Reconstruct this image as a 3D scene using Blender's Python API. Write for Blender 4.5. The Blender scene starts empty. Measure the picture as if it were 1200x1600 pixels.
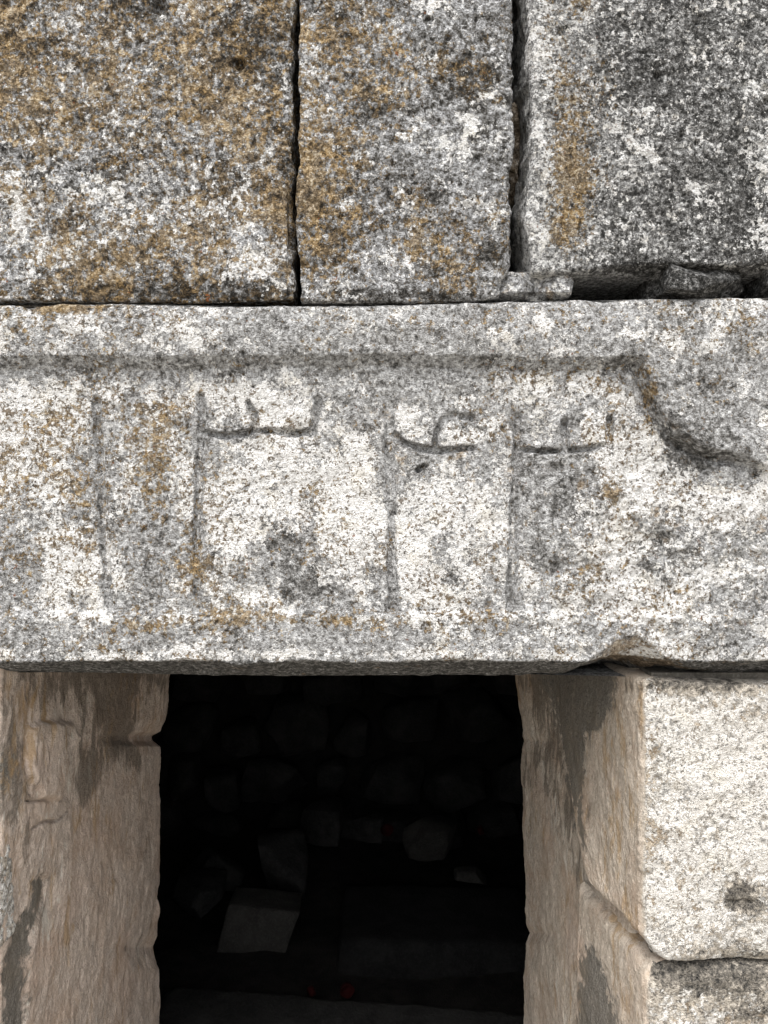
import bpy, math, random
import numpy as np
from mathutils import Vector, Matrix

scene = bpy.context.scene
COL = scene.collection
R = math.radians
f32 = np.float32

# ------------------------------------------------------------------ camera
CAMD, CAMH = 1.25, 1.50            # metres in front of the wall face, above the threshold datum
cam_data = bpy.data.cameras.new('camera')
cam = bpy.data.objects.new('camera', cam_data)
COL.objects.link(cam)
cam.location = (0.0, -CAMD, CAMH)
cam.rotation_euler = (R(90), 0, 0)
cam_data.sensor_fit = 'HORIZONTAL'
cam_data.sensor_width = 36.0
cam_data.lens = 36.0 * CAMD / 1.2
cam_data.clip_start = 0.02
cam_data.clip_end = 500
scene.camera = cam

# ------------------------------------------------------------------ overcast daylight
SUN_EL, SUN_AZ = 62.0, 195.0       # degrees; azimuth measured from +Y clockwise
world = bpy.data.worlds.new('World')
scene.world = world
world.use_nodes = True
wn = world.node_tree
wn.nodes.clear()
w_out = wn.nodes.new('ShaderNodeOutputWorld')
w_bg = wn.nodes.new('ShaderNodeBackground')
w_sky = wn.nodes.new('ShaderNodeTexSky')
w_sky.sky_type = 'NISHITA'
w_sky.sun_disc = False
w_sky.sun_elevation = R(SUN_EL)
w_sky.sun_rotation = R(SUN_AZ)
w_sky.dust_density = 4.0
w_hs = wn.nodes.new('ShaderNodeHueSaturation')      # cloud cover greys the sky
w_hs.inputs['Saturation'].default_value = 0.22
wn.links.new(w_sky.outputs[0], w_hs.inputs['Color'])
wn.links.new(w_hs.outputs[0], w_bg.inputs[0])
w_bg.inputs[1].default_value = 0.15
wn.links.new(w_bg.outputs[0], w_out.inputs[0])

sun_d = bpy.data.lights.new('sun', 'SUN')
sun_d.energy = 1.05
sun_d.angle = R(50)
sun_d.color = (1.0, 0.975, 0.94)
sun = bpy.data.objects.new('sun', sun_d)
COL.objects.link(sun)
el, az = R(SUN_EL), R(SUN_AZ)
sdir = Vector((math.sin(az) * math.cos(el), math.cos(az) * math.cos(el), math.sin(el)))
sun.rotation_euler = sdir.to_track_quat('Z', 'Y').to_euler()
sun.location = sdir * 20

vs = scene.view_settings
vs.view_transform = 'Standard'
vs.look = 'None'
vs.exposure = 1.06
vs.gamma = 1.0
vs.use_curve_mapping = False

# ------------------------------------------------------------------ numpy noise
_rs = np.random.RandomState(7)
_TAB = _rs.uniform(-1, 1, 65536).astype(f32)


def vnoise(x, y, z, seed=0):
    fx, fy, fz = np.floor(x), np.floor(y), np.floor(z)
    ix, iy, iz = fx.astype(np.int64), fy.astype(np.int64), fz.astype(np.int64)
    tx, ty, tz = (x - fx).astype(f32), (y - fy).astype(f32), (z - fz).astype(f32)
    tx = tx * tx * (3 - 2 * tx)
    ty = ty * ty * (3 - 2 * ty)
    tz = tz * tz * (3 - 2 * tz)
    out = 0
    for a in (0, 1):
        wx = tx if a else 1 - tx
        hx = (ix + a) * 73856093
        for b in (0, 1):
            wxy = wx * (ty if b else 1 - ty)
            hxy = hx ^ ((iy + b) * 19349663)
            for c in (0, 1):
                h = hxy ^ ((iz + c) * 83492791) ^ (seed * 2654435)
                h = h ^ (h >> 13)
                out = out + wxy * (tz if c else 1 - tz) * _TAB[h & 65535]
    return out


def fbm(P, wave, octs=3, seed=0, gain=0.5, st=(1, 1, 1)):
    """fractal noise of points P=(x,y,z), largest wavelength `wave` metres, roughly -1..1"""
    o, a, tot, k = 0, 1.0, 0.0, 1.0 / wave
    for i in range(octs):
        o = o + a * vnoise(P[0] * k * st[0] + 13.7 * i, P[1] * k * st[1] + 5.1 * i, P[2] * k * st[2] + 9.3 * i, seed + i)
        tot += a
        a *= gain
        k *= 2.03
    return o / tot * 1.35


def sstep(a, b, x):
    t = np.clip((x - a) / (b - a), 0, 1)
    return t * t * (3 - 2 * t)


def interp(pts):
    xs, ys = [p[0] for p in pts], [p[1] for p in pts]
    return lambda x: np.interp(x, xs, ys)


def seg_dist(px, py, pts):
    d = np.full(px.shape, 1e9)
    for (ax, ay), (bx, by) in zip(pts[:-1], pts[1:]):
        vx, vy = bx - ax, by - ay
        L = vx * vx + vy * vy + 1e-9
        t = np.clip(((px - ax) * vx + (py - ay) * vy) / L, 0, 1)
        d = np.minimum(d, np.hypot(px - ax - t * vx, py - ay - t * vy))
    return d


def poly_sdf(px, py, pts):
    """negative inside"""
    d = seg_dist(px, py, pts + pts[:1])
    ins = np.zeros(px.shape, bool)
    for (ax, ay), (bx, by) in zip(pts, pts[1:] + pts[:1]):
        c = (ay > py) != (by > py)
        xx = (bx - ax) * (py - ay) / (by - ay + 1e-12) + ax
        ins ^= c & (px < xx)
    return np.where(ins, -d, d)


def blobs(px, py, lst):
    o = 0
    for (x, y, rx, ry, a) in lst:
        o = o + a * np.exp(-(((px - x) / rx) ** 2 + ((py - y) / ry) ** 2))
    return o


# wall-face coordinates in millimetres: u to the right, v downwards, (600, 800) straight ahead of the lens
def U(x):
    return 600.0 + 1000.0 * x


def V(z):
    return 800.0 - 1000.0 * (z - CAMH)


def X(u):
    return (u - 600.0) / 1000.0


def Z(v):
    return CAMH + (800.0 - v) / 1000.0


# ------------------------------------------------------------------ object helpers
def tag(o, label=None, cat=None, group=None, kind=None):
    if label: o['label'] = label
    if cat: o['category'] = cat
    if group: o['group'] = group
    if kind or label: o['kind'] = kind or 'thing'
    return o


def empty(name, loc, label, cat, group=None):
    e = bpy.data.objects.new(name, None)
    e.empty_display_size = 0.1
    e.location = loc
    COL.objects.link(e)
    tag(e, label, cat, group)
    return e


def adopt(o, parent):
    if parent is not None:
        o.parent = parent
        o.matrix_parent_inverse = Matrix.Translation(parent.location).inverted()


def mesh_obj(name, verts, quads, mat, parent=None, attrs=None, smooth=True, tris=None):
    me = bpy.data.meshes.new(name)
    nv, nq = len(verts), len(quads)
    nt = 0 if tris is None else len(tris)
    me.vertices.add(nv)
    me.vertices.foreach_set('co', np.ascontiguousarray(verts, dtype=f32).ravel())
    loops = np.asarray(quads, np.int32).ravel()
    if nt:
        loops = np.concatenate([loops, np.asarray(tris, np.int32).ravel()])
    me.loops.add(len(loops))
    me.loops.foreach_set('vertex_index', loops.astype(np.int32))
    me.polygons.add(nq + nt)
    starts = np.concatenate([np.arange(nq) * 4, nq * 4 + np.arange(nt) * 3]).astype(np.int32)
    me.polygons.foreach_set('loop_start', starts)
    me.update(calc_edges=True)
    me.polygons.foreach_set('use_smooth', np.full(nq + nt, smooth, bool))
    for k, a in (attrs or {}).items():
        at = me.attributes.new(k, 'FLOAT', 'POINT')
        at.data.foreach_set('value', np.ascontiguousarray(np.broadcast_to(a, (nv,)), dtype=f32))
    me.materials.append(mat)
    me.validate()
    o = bpy.data.objects.new(name, me)
    COL.objects.link(o)
    adopt(o, parent)
    return o


def plan_loop(plan):
    """closed plan outline (counter-clockwise seen from above) -> samples.
    each corner: (x, y, radius, step list of the edge that leaves it) ; step is a number or [(x_or_y breakpoints...)]"""
    n = len(plan)
    pts, nrm, face = [], [], []
    info = []
    for i in range(n):
        p0, p1, p2 = [np.array(plan[(i + k) % n][:2], float) for k in (-1, 0, 1)]
        r = plan[i][2]
        d0 = (p1 - p0) / np.linalg.norm(p1 - p0)
        d1 = (p2 - p1) / np.linalg.norm(p2 - p1)
        n0, n1 = np.array([d0[1], -d0[0]]), np.array([d1[1], -d1[0]])
        ang = math.acos(max(-1, min(1, float(d0 @ d1))))
        t = r * math.tan(ang / 2)
        info.append((p1 - d0 * t, p1 + d1 * t, n0, n1, p1 - d0 * t - n0 * r, r))
    for i in range(n):
        a, b, n0, n1, c, r = info[i]
        k = max(3, int(r / 0.0025))
        for j in range(k):
            w = j / k
            nn = n0 * (1 - w) + n1 * w
            nn /= np.linalg.norm(nn)
            pts.append(c + nn * r)
            nrm.append(nn)
            face.append(i)
        e = info[(i + 1) % n][0]
        st = plan[i][3]
        L = np.linalg.norm(e - b)
        if callable(st):
            ts = [0.0]
            while ts[-1] < L:
                q = b + (e - b) * ts[-1] / L
                ts.append(ts[-1] + st(q[0], q[1]))
            ts = np.array(ts[:-1]) * (L / max(ts[-1], 1e-9)) if ts[-1] > L else np.array(ts)
            ts = ts[ts < L - 1e-6]
        else:
            m = max(1, int(round(L / st)))
            ts = np.arange(m) * L / m
        for t in ts:
            pts.append(b + (e - b) * t / L)
            nrm.append(n1)
            face.append(i)
    return np.array(pts), np.array(nrm), np.array(face)


def solid(name, plan, zlo, zhi, zstep, mat, disp, attrs, parent=None, rtop=0.012, rbot=0.012, warp=None):
    """a stone: rounded plan outline swept upwards between two uneven levels, its skin pushed in and out by disp"""
    P2, N2, F = plan_loop(plan)
    n = len(P2)
    zl = zlo(P2[:, 0], P2[:, 1])
    zh = zhi(P2[:, 0], P2[:, 1])
    zz = [0.0]
    za, zb = float(np.mean(zl)), float(np.mean(zh))
    while za + zz[-1] < zb:
        zz.append(zz[-1] + (zstep(za + zz[-1]) if callable(zstep) else zstep))
    v = np.array(zz) / zz[-1]
    # tighten the rows near the rounded ends
    m = len(v)
    x = np.repeat(P2[None, :, 0], m, 0)
    y = np.repeat(P2[None, :, 1], m, 0)
    z = zl[None, :] + (zh - zl)[None, :] * v[:, None]
    nx = np.repeat(N2[None, :, 0], m, 0)
    ny = np.repeat(N2[None, :, 1], m, 0)
    nz = np.zeros_like(nx)
    fc = np.repeat(F[None, :], m, 0)
    P = (x, y, z)
    wob = fbm(P, 0.05, 3, 91)
    dt, db = zh[None, :] - z, z - zl[None, :]
    rt = rtop(x, y) if callable(rtop) else rtop
    rb = rbot(x, y) if callable(rbot) else rbot
    rt = rt * (1 + 0.55 * wob)
    rb = rb * (1 + 0.55 * fbm(P, 0.05, 3, 97))
    ins = np.zeros_like(x)
    for dd, r in ((dt, rt), (db, rb)):
        q = np.clip((r - dd) / r, 0, 1)
        ins = ins + r * (1 - np.sqrt(np.clip(1 - q * q, 0, 1)))
    d = disp(P, (nx, ny), fc, dt, db) - ins
    x = x + nx * d
    y = y + ny * d
    if warp is not None:
        x, y, z = warp(x, y, z)
    verts = np.stack([x, y, z], -1).reshape(-1, 3)
    A = attrs(P, (nx, ny), fc, dt, db)
    idx = np.arange(m * n).reshape(m, n)
    a = idx[:-1, :]
    b = np.roll(idx, -1, 1)[:-1, :]
    c = np.roll(idx, -1, 1)[1:, :]
    e = idx[1:, :]
    quads = np.stack([a, b, c, e], -1).reshape(-1, 4)
    cb = verts[idx[0]].mean(0)
    ct = verts[idx[-1]].mean(0)
    verts = np.concatenate([verts, [cb, ct]])
    kb, kt = m * n, m * n + 1
    lo, hi = idx[0], idx[-1]
    tris = np.concatenate([np.stack([np.roll(lo, -1), lo, np.full(n, kb)], -1),
                           np.stack([hi, np.roll(hi, -1), np.full(n, kt)], -1)])
    at = {k: np.concatenate([np.broadcast_to(q, (m, n)).ravel(), [0.2, 0.2]]) for k, q in A.items()}
    return mesh_obj(name, verts, quads, mat, parent, at, tris=tris)


_rub = {}


def cube_sphere(k):
    """unit rounded-cube grid, shared vertices"""
    if k in _rub: return _rub[k]
    vid, verts, quads = {}, [], []

    def vert(p):
        key = tuple(int(round(q * 1000)) for q in p)
        if key not in vid:
            vid[key] = len(verts)
            verts.append(p)
        return vid[key]
    for ax in range(3):
        for s in (-1, 1):
            for i in range(k):
                for j in range(k):
                    q = []
                    for (di, dj) in ((0, 0), (1, 0), (1, 1), (0, 1)):
                        a, b = -1 + 2 * (i + di) / k, -1 + 2 * (j + dj) / k
                        p = [0, 0, 0]
                        p[ax] = s
                        p[(ax + 1) % 3] = a
                        p[(ax + 2) % 3] = b
                        q.append(vert(tuple(p)))
                    quads.append(q if s > 0 else q[::-1])
    _rub[k] = (np.array(verts, float), np.array(quads))
    return _rub[k]


def rubble(name, mat, size, seed, k=8, boxy=0.6, rough=0.12, parent=None, loc=(0, 0, 0), rot=(0, 0, 0), attrs=None, facet=True, cuts=5, bottom=True):
    """a broken stone: a rounded block cut by random planes and roughened; origin at its base"""
    V0, Q = cube_sphere(k)
    rs = np.random.RandomState(seed)
    L = np.linalg.norm(V0, axis=1, keepdims=True)
    p = V0 * boxy + V0 / L * 1.15 * (1 - boxy)
    for _ in range(cuts):
        nrm = rs.normal(size=3)
        nrm /= np.linalg.norm(nrm)
        off = rs.uniform(0.62, 0.9)
        dd = p @ nrm - off
        p = p - np.clip(dd, 0, None)[:, None] * nrm[None]
    p = p * np.array(size)[None] * 0.5
    T = (p[:, 0], p[:, 1], p[:, 2] + seed * 1.7)
    sc = min(size)
    d = fbm(T, sc * 0.9, 4, seed % 50) * sc * rough
    nn = p / (np.linalg.norm(p, axis=1, keepdims=True) + 1e-9)
    p = p + nn * d[:, None]
    E = Matrix.Identity(3)
    from mathutils import Euler
    M = np.array(Euler(rot).to_matrix())
    p = p @ M.T
    if bottom:
        p[:, 2] -= p[:, 2].min()
    A = attrs or {}
    if parent is None:
        o = mesh_obj(name, p, Q, mat, None, A)
        o.location = loc
    else:
        o = mesh_obj(name, p + np.array(loc)[None], Q, mat, parent, A)
    return o


# ------------------------------------------------------------------ materials
class NT:
    def __init__(s, name):
        s.m = bpy.data.materials.new(name)
        s.m.use_nodes = True
        s.t = s.m.node_tree
        s.t.nodes.clear()
        s.out = s.t.nodes.new('ShaderNodeOutputMaterial')
        s.b = s.t.nodes.new('ShaderNodeBsdfPrincipled')
        s.t.links.new(s.b.outputs[0], s.out.inputs[0])
        s.b.inputs['Specular IOR Level'].default_value = 0.15
        tc = s.t.nodes.new('ShaderNodeTexCoord')
        s.co = tc.outputs['Object']

    def link(s, a, b):
        if isinstance(a, (int, float)):
            b.default_value = a
        elif isinstance(a, tuple):
            b.default_value = a if len(a) == 4 else (*a, 1)
        else:
            s.t.links.new(a, b)

    def map(s, scale=(1, 1, 1), loc=(0, 0, 0), rot=(0, 0, 0)):
        n = s.t.nodes.new('ShaderNodeMapping')
        n.inputs['Scale'].default_value = scale
        n.inputs['Location'].default_value = loc
        n.inputs['Rotation'].default_value = rot
        s.link(s.co, n.inputs['Vector'])
        return n.outputs[0]

    def noise(s, scale, detail=3, rough=0.55, dist=0.0, co=None, loc=None):
        n = s.t.nodes.new('ShaderNodeTexNoise')
        n.inputs['Scale'].default_value = scale
        n.inputs['Detail'].default_value = detail
        n.inputs['Roughness'].default_value = rough
        n.inputs['Distortion'].default_value = dist
        if co is None and loc is not None:
            co = s.map(loc=loc)
        s.link(co if co is not None else s.co, n.inputs['Vector'])
        return n.outputs['Fac']

    def voro(s, scale, feature='F1', co=None, rnd=1.0):
        n = s.t.nodes.new('ShaderNodeTexVoronoi')
        n.feature = feature
        n.inputs['Scale'].default_value = scale
        n.inputs['Randomness'].default_value = rnd
        s.link(co if co is not None else s.co, n.inputs['Vector'])
        return n

    def math(s, op, a, b=0.0, c=None, clamp=False):
        n = s.t.nodes.new('ShaderNodeMath')
        n.operation = op
        n.use_clamp = clamp
        s.link(a, n.inputs[0])
        s.link(b, n.inputs[1])
        if c is not None: s.link(c, n.inputs[2])
        return n.outputs[0]

    def attr(s, name):
        n = s.t.nodes.new('ShaderNodeAttribute')
        n.attribute_name = name
        return n.outputs['Fac']

    def rng(s, v, a, b, c=0.0, d=1.0, smooth=True):
        n = s.t.nodes.new('ShaderNodeMapRange')
        n.interpolation_type = 'SMOOTHSTEP' if smooth else 'LINEAR'
        for k, q in (('Value', v), ('From Min', a), ('From Max', b), ('To Min', c), ('To Max', d)):
            s.link(q, n.inputs[k])
        return n.outputs[0]

    def mix(s, f, a, b, mode='MIX'):
        n = s.t.nodes.new('ShaderNodeMix')
        n.data_type = 'RGBA'
        n.blend_type = mode
        s.link(f, n.inputs[0])
        s.link(a, n.inputs[6])
        s.link(b, n.inputs[7])
        return n.outputs[2]

    def mask(s, noise, dens, w=0.05, gain=0.6):
        """cover where noise rises over a threshold set by the cover density 0..1"""
        t = s.math('MULTIPLY_ADD', dens, -gain, 0.5 + gain / 2)
        e = s.math('SUBTRACT', noise, t)
        return s.rng(e, -w, w)

    def bump(s, h, dist=0.002, strength=1.0, prev=None):
        n = s.t.nodes.new('ShaderNodeBump')
        n.inputs['Distance'].default_value = dist
        n.inputs['Strength'].default_value = strength
        s.link(h, n.inputs['Height'])
        if prev is not None: s.link(prev, n.inputs['Normal'])
        return n.outputs[0]

    def finish(s, col, rough=0.9, normal=None):
        s.link(col, s.b.inputs['Base Color'])
        s.link(rough, s.b.inputs['Roughness'])
        if normal is not None: s.link(normal, s.b.inputs['Normal'])
        return s.m


def lichen_stone(name, off, grain=1.0, tones=((0.022, 0.021, 0.019), (0.105, 0.10, 0.092), (0.278, 0.28, 0.285), (0.64, 0.64, 0.64)), white=(0.82, 0.815, 0.80), contrast=3.4, specks=0.5, wsc=58):
    """outdoor limestone: a salt-and-pepper grain whose tone and tint follow ochre and white lichen and a dark cover, part lichen, part painted shade"""
    t = NT(name)
    g = grain
    big = t.noise(22 * g, 4, 0.6, loc=off)
    n1 = t.noise(150 * g, 3, 0.70, 0.0, loc=(off[1], off[2], off[0]))
    n2 = t.noise(340 * g, 2, 0.6, loc=(off[2], off[0], off[1]))
    n3 = t.noise(80 * g, 5, 0.72, 0.0, loc=(off[0] + 3, off[1], off[2] - 2))
    aw, ad, ao = t.attr('white'), t.attr('dark'), t.attr('ochre')
    aw = t.math('MULTIPLY_ADD', t.math('MAXIMUM', t.math('SUBTRACT', ad, 0.45), 0.0), -0.42, aw)
    tone = t.math('MULTIPLY_ADD', n1, 0.52, t.math('MULTIPLY', n2, 0.22))
    tone = t.math('MULTIPLY_ADD', n3, 0.48, tone)
    tone = t.math('MULTIPLY_ADD', t.math('SUBTRACT', tone, 0.61), contrast, 0.585)
    tone = t.math('MULTIPLY_ADD', t.math('SUBTRACT', aw, 0.40), 0.12, tone)
    md = t.mask(t.noise(52 * g, 5, 0.72, 0.4, loc=(off[0] + 13, off[1], off[2] - 2)), ad, 0.08)
    tone = t.math('MULTIPLY_ADD', md, -0.34, tone)

    def ramp(c):
        r = t.t.nodes.new('ShaderNodeValToRGB')
        el = r.color_ramp.elements
        el[0].position, el[0].color = 0.02, (*c[0], 1)
        el[1].position, el[1].color = 0.98, (*c[3], 1)
        for p, q in ((0.34, c[1]), (0.64, c[2])):
            e = el.new(p)
            e.color = (*q, 1)
        t.link(tone, r.inputs[0])
        return r.outputs[0]
    col = ramp(tones)
    # warm bare stone where the skin has come off
    mt = t.mask(t.noise(40, 5, 0.7, loc=(off[0] + 21, off[1], off[2])), t.attr('tan'), 0.07)
    tcol = ramp(((0.07, 0.05, 0.032), (0.20, 0.15, 0.10), (0.42, 0.34, 0.25), (0.68, 0.61, 0.50)))
    col = t.mix(t.math('MULTIPLY', mt, 0.85), col, tcol)
    # white crust: ragged flakes broken by specks
    nw = t.math('MULTIPLY_ADD', t.noise(wsc * g, 8, 0.76, 0.1, loc=(off[0] + 2, off[1] + 5, off[2] + 8)), 0.68,
                t.math('MULTIPLY', t.noise(150 * g, 3, 0.7, 0.0, loc=(off[0] + 2, off[1] + 15, off[2] + 8)), 0.32))
    mw = t.mask(nw, t.math('MINIMUM', aw, 0.70), 0.016, 0.55)
    wcol = t.mix(t.rng(t.math('ADD', n1, n2), 0.75, 1.15), t.mix(0.55, white, (0.42, 0.40, 0.37)), white)
    wcol = t.mix(t.math('MULTIPLY', t.rng(big, 0.5, 0.72), 0.4), wcol, (0.77, 0.71, 0.59))
    col = t.mix(t.math('MULTIPLY', mw, 0.94), col, wcol)
    # ochre and brown lichen
    no = t.math('MULTIPLY_ADD', t.noise(72 * g, 7, 0.76, 0.0, loc=(off[0] - 5, off[1] + 1, off[2] + 4)), 0.70, t.math('MULTIPLY', t.noise(170 * g, 3, 0.66, 0.0, loc=(off[0] - 5, off[1] + 11, off[2] + 4)), 0.30))
    mo = t.mask(no, ao, 0.03, 0.42)
    ov = t.noise(30 * g, 4, 0.65, loc=(off[0] - 1, off[1] + 7, off[2] + 4))
    oc_b = ramp(((0.022, 0.017, 0.011), (0.092, 0.066, 0.038), (0.225, 0.162, 0.09), (0.52, 0.45, 0.34)))
    oc_o = ramp(((0.03, 0.021, 0.011), (0.135, 0.088, 0.038), (0.34, 0.225, 0.095), (0.60, 0.50, 0.34)))
    ocol = t.mix(t.rng(ov, 0.42, 0.66), oc_b, oc_o)
    col = t.mix(t.math('MULTIPLY', mo, 0.92), col, ocol)
    # rare rusty dots
    mr = t.rng(t.noise(60 * g, 3, 0.7, loc=(off[0] + 9, off[1], off[2] + 14)), 0.69, 0.73)
    col = t.mix(t.math('MULTIPLY', mr, t.rng(ao, 0.1, 0.4, 0.0, 0.8)), col, (0.24, 0.085, 0.03))
    # isolated specks of dark and brown lichen sitting on the crust
    sp = t.rng(t.math('MULTIPLY_ADD', t.noise(150 * g, 3, 0.66, 0.0, loc=(off[0] + 40, off[1], off[2])), 0.75, t.math('MULTIPLY', t.noise(24 * g, 4, 0.6, loc=(off[0] + 50, off[1], off[2])), 0.25)), 0.555, 0.585)
    spc = t.mix(t.rng(t.math('MULTIPLY_ADD', ao, 0.6, ov), 0.55, 0.75), (0.10, 0.098, 0.092), (0.15, 0.10, 0.05))
    col = t.mix(t.math('MULTIPLY', t.math('MULTIPLY', sp, mw), specks), col, spc)
    # pin-prick holes
    vo = t.voro(110 * g)
    pit = t.rng(vo.outputs['Distance'], 0.14, 0.24, 1.0, 0.0)
    pit = t.math('MULTIPLY', pit, t.rng(t.noise(48 * g, 3, 0.6, loc=(off[0], off[1] + 31, off[2])), 0.54, 0.60))
    h = t.math('MULTIPLY_ADD', n1, 1.0, t.math('MULTIPLY', n2, 0.7))
    h = t.math('MULTIPLY_ADD', n3, 1.0, h)
    h = t.math('MULTIPLY_ADD', mw, 0.22, h)
    h = t.math('MULTIPLY_ADD', pit, -2.2, h)
    h = t.math('MULTIPLY_ADD', mo, 0.22, h)
    h = t.math('MULTIPLY_ADD', t.math('MULTIPLY', sp, mw), 0.3, h)
    return t.finish(col, 0.92, t.bump(h, 0.0066, 1.0))


def reveal_stone(name, off, lo, hi, stain=(0.075, 0.062, 0.048)):
    """sheltered door-side stone: warm, tooled in vertical strokes, with damp stains and pale streaks"""
    t = NT(name)
    st = t.map(scale=(1, 1, 0.48), loc=off)
    s1 = t.noise(95, 6, 0.70, 0.3, co=st)
    s2 = t.noise(260, 3, 0.6, 0.4, co=t.map(scale=(1, 1, 0.65), loc=off))
    grit = t.noise(330, 3, 0.65, loc=off)
    big = t.noise(9, 4, 0.62, loc=(off[1], off[0], off[2]))
    f = t.math('MULTIPLY_ADD', s1, 0.25, t.math('MULTIPLY', grit, 0.24))
    f = t.math('MULTIPLY_ADD', s2, 0.30, f)
    f = t.math('MULTIPLY_ADD', t.noise(28, 5, 0.7, 0.2, loc=(off[2], off[0], off[1])), 0.36, f)
    col = t.mix(t.rng(f, 0.42, 0.74), lo, hi)
    col = t.mix(t.math('MULTIPLY', t.rng(big, 0.45, 0.68), 0.45), col, (0.42, 0.29, 0.20))
    # pinkish wash
    pk = t.noise(5.5, 3, 0.6, loc=(off[0] + 4, off[1], off[2] + 2))
    col = t.mix(t.math('MULTIPLY', t.rng(pk, 0.5, 0.7), 0.4), col, (0.50, 0.375, 0.30))
    # pale scale in drips
    nw = t.noise(60, 6, 0.7, 0.8, co=t.map(scale=(1, 1, 0.3), loc=(off[0] + 2, off[1], off[2])))
    mw = t.mask(nw, t.attr('white'), 0.05)
    col = t.mix(t.math('MULTIPLY', mw, 0.75), col, (0.64, 0.60, 0.53))
    # dark damp stains
    nd = t.noise(34, 6, 0.7, 0.9, co=t.map(scale=(1, 1, 0.3), loc=(off[0], off[1] + 6, off[2])))
    md = t.mask(nd, t.attr('dark'), 0.085)
    scol = t.mix(t.rng(grit, 0.35, 0.65), stain, (0.16, 0.135, 0.105))
    col = t.mix(t.math('MULTIPLY', md, 0.74), col, scol)
    no = t.noise(30, 5, 0.65, 0.5, co=t.map(scale=(1, 1, 0.3), loc=(off[0] + 7, off[1] + 6, off[2])))
    mo = t.mask(no, t.attr('ochre'), 0.08)
    col = t.mix(t.math('MULTIPLY', mo, 0.6), col, (0.34, 0.215, 0.09))
    # cement smear
    mt = t.mask(t.noise(45, 5, 0.65, 0.4, loc=(off[0] + 17, off[1], off[2])), t.attr('tan'), 0.09, 0.6)
    ccol = t.mix(t.rng(grit, 0.35, 0.65), (0.10, 0.093, 0.08), (0.22, 0.205, 0.18))
    ccol = t.mix(t.rng(big, 0.4, 0.7), ccol, (0.17, 0.15, 0.12))
    col = t.mix(t.math('MULTIPLY', mt, 0.92), col, ccol)
    h = t.math('MULTIPLY_ADD', s1, 1.2, t.math('MULTIPLY', s2, 0.7))
    h = t.math('MULTIPLY_ADD', grit, 0.9, h)
    return t.finish(col, 0.9, t.bump(h, 0.0035, 0.9))


def mortar_mat():
    t = NT('grey_mortar')
    n1 = t.noise(40, 5, 0.65, 0.3)
    n2 = t.noise(300, 3, 0.65)
    col = t.mix(t.rng(n1, 0.35, 0.68), (0.075, 0.068, 0.058), (0.145, 0.132, 0.112))
    col = t.mix(t.math('MULTIPLY', t.rng(n2, 0.45, 0.7), 0.5), col, (0.22, 0.205, 0.18))
    return t.finish(col, 0.95, t.bump(t.math('ADD', n1, n2), 0.003, 1.0))


def rough_mat(name, c0, c1, scale=18, bd=0.006, off=(0, 0, 0)):
    t = NT(name)
    n1 = t.noise(scale, 6, 0.65, 0.3, loc=off)
    n2 = t.noise(scale * 12, 3, 0.65, loc=off)
    col = t.mix(t.rng(n1, 0.35, 0.68), c0, c1)
    col = t.mix(t.math('MULTIPLY', t.rng(n2, 0.45, 0.7), 0.35), col, tuple(q * 1.5 for q in c1))
    return t.finish(col, 0.95, t.bump(t.math('ADD', n1, n2), bd, 1.0))


M_UP = [lichen_stone('lichen_limestone_brown', (1.3, 0.2, 4.1), 1.0),
        lichen_stone('lichen_limestone_grey', (7.7, 3.2, 0.4), 1.05),
        lichen_stone('lichen_limestone_dark', (2.9, 8.1, 6.6), 1.35, tones=((0.02, 0.02, 0.019), (0.088, 0.086, 0.082), (0.235, 0.234, 0.23), (0.62, 0.62, 0.61)), contrast=3.6, specks=0.7)]
M_LINT = lichen_stone('whitened_limestone', (4.4, 1.9, 2.2), 1.15, tones=((0.045, 0.044, 0.041), (0.165, 0.16, 0.152), (0.37, 0.368, 0.365), (0.70, 0.70, 0.69)), white=(0.81, 0.80, 0.78), contrast=3.0, specks=0.85, wsc=30)
M_SIDE = lichen_stone('pale_limestone', (9.1, 6.3, 1.2), 1.1, tones=((0.045, 0.043, 0.04), (0.235, 0.212, 0.18), (0.54, 0.485, 0.41), (0.76, 0.715, 0.645)), white=(0.80, 0.77, 0.72), contrast=2.2, specks=0.6)
M_REVL = reveal_stone('tooled_tan_stone', (0.7, 2.1, 3.3), (0.34, 0.275, 0.225), (0.72, 0.615, 0.53))
M_REVR = reveal_stone('tooled_grey_tan_stone', (5.7, 1.1, 6.3), (0.32, 0.27, 0.215), (0.68, 0.595, 0.50))
M_MORT = mortar_mat()
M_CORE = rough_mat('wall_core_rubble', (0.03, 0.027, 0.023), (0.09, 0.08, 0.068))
M_DEEP = rough_mat('dark_mortar', (0.006, 0.006, 0.006), (0.016, 0.015, 0.014))  # much darker version of the wall core colour, for the chamber
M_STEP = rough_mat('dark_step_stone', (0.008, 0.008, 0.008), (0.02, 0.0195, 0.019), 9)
M_CHAM = rough_mat('dark_rubble_stone', (0.012, 0.012, 0.0118), (0.034, 0.033, 0.0315), 9)  # very dark grey for the chamber stones
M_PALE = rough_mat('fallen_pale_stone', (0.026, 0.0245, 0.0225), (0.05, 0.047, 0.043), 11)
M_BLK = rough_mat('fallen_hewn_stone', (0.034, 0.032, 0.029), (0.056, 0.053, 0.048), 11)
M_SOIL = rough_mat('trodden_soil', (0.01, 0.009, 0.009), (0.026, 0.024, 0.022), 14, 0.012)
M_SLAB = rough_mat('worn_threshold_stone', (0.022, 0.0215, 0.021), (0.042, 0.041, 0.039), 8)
M_GROUND = rough_mat('gravelly_ground', (0.32, 0.295, 0.25), (0.46, 0.43, 0.38), 3, 0.02)
M_RED = rough_mat('dull_red_plastic', (0.018, 0.002, 0.002), (0.03, 0.0035, 0.0035), 30, 0.001)

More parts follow.
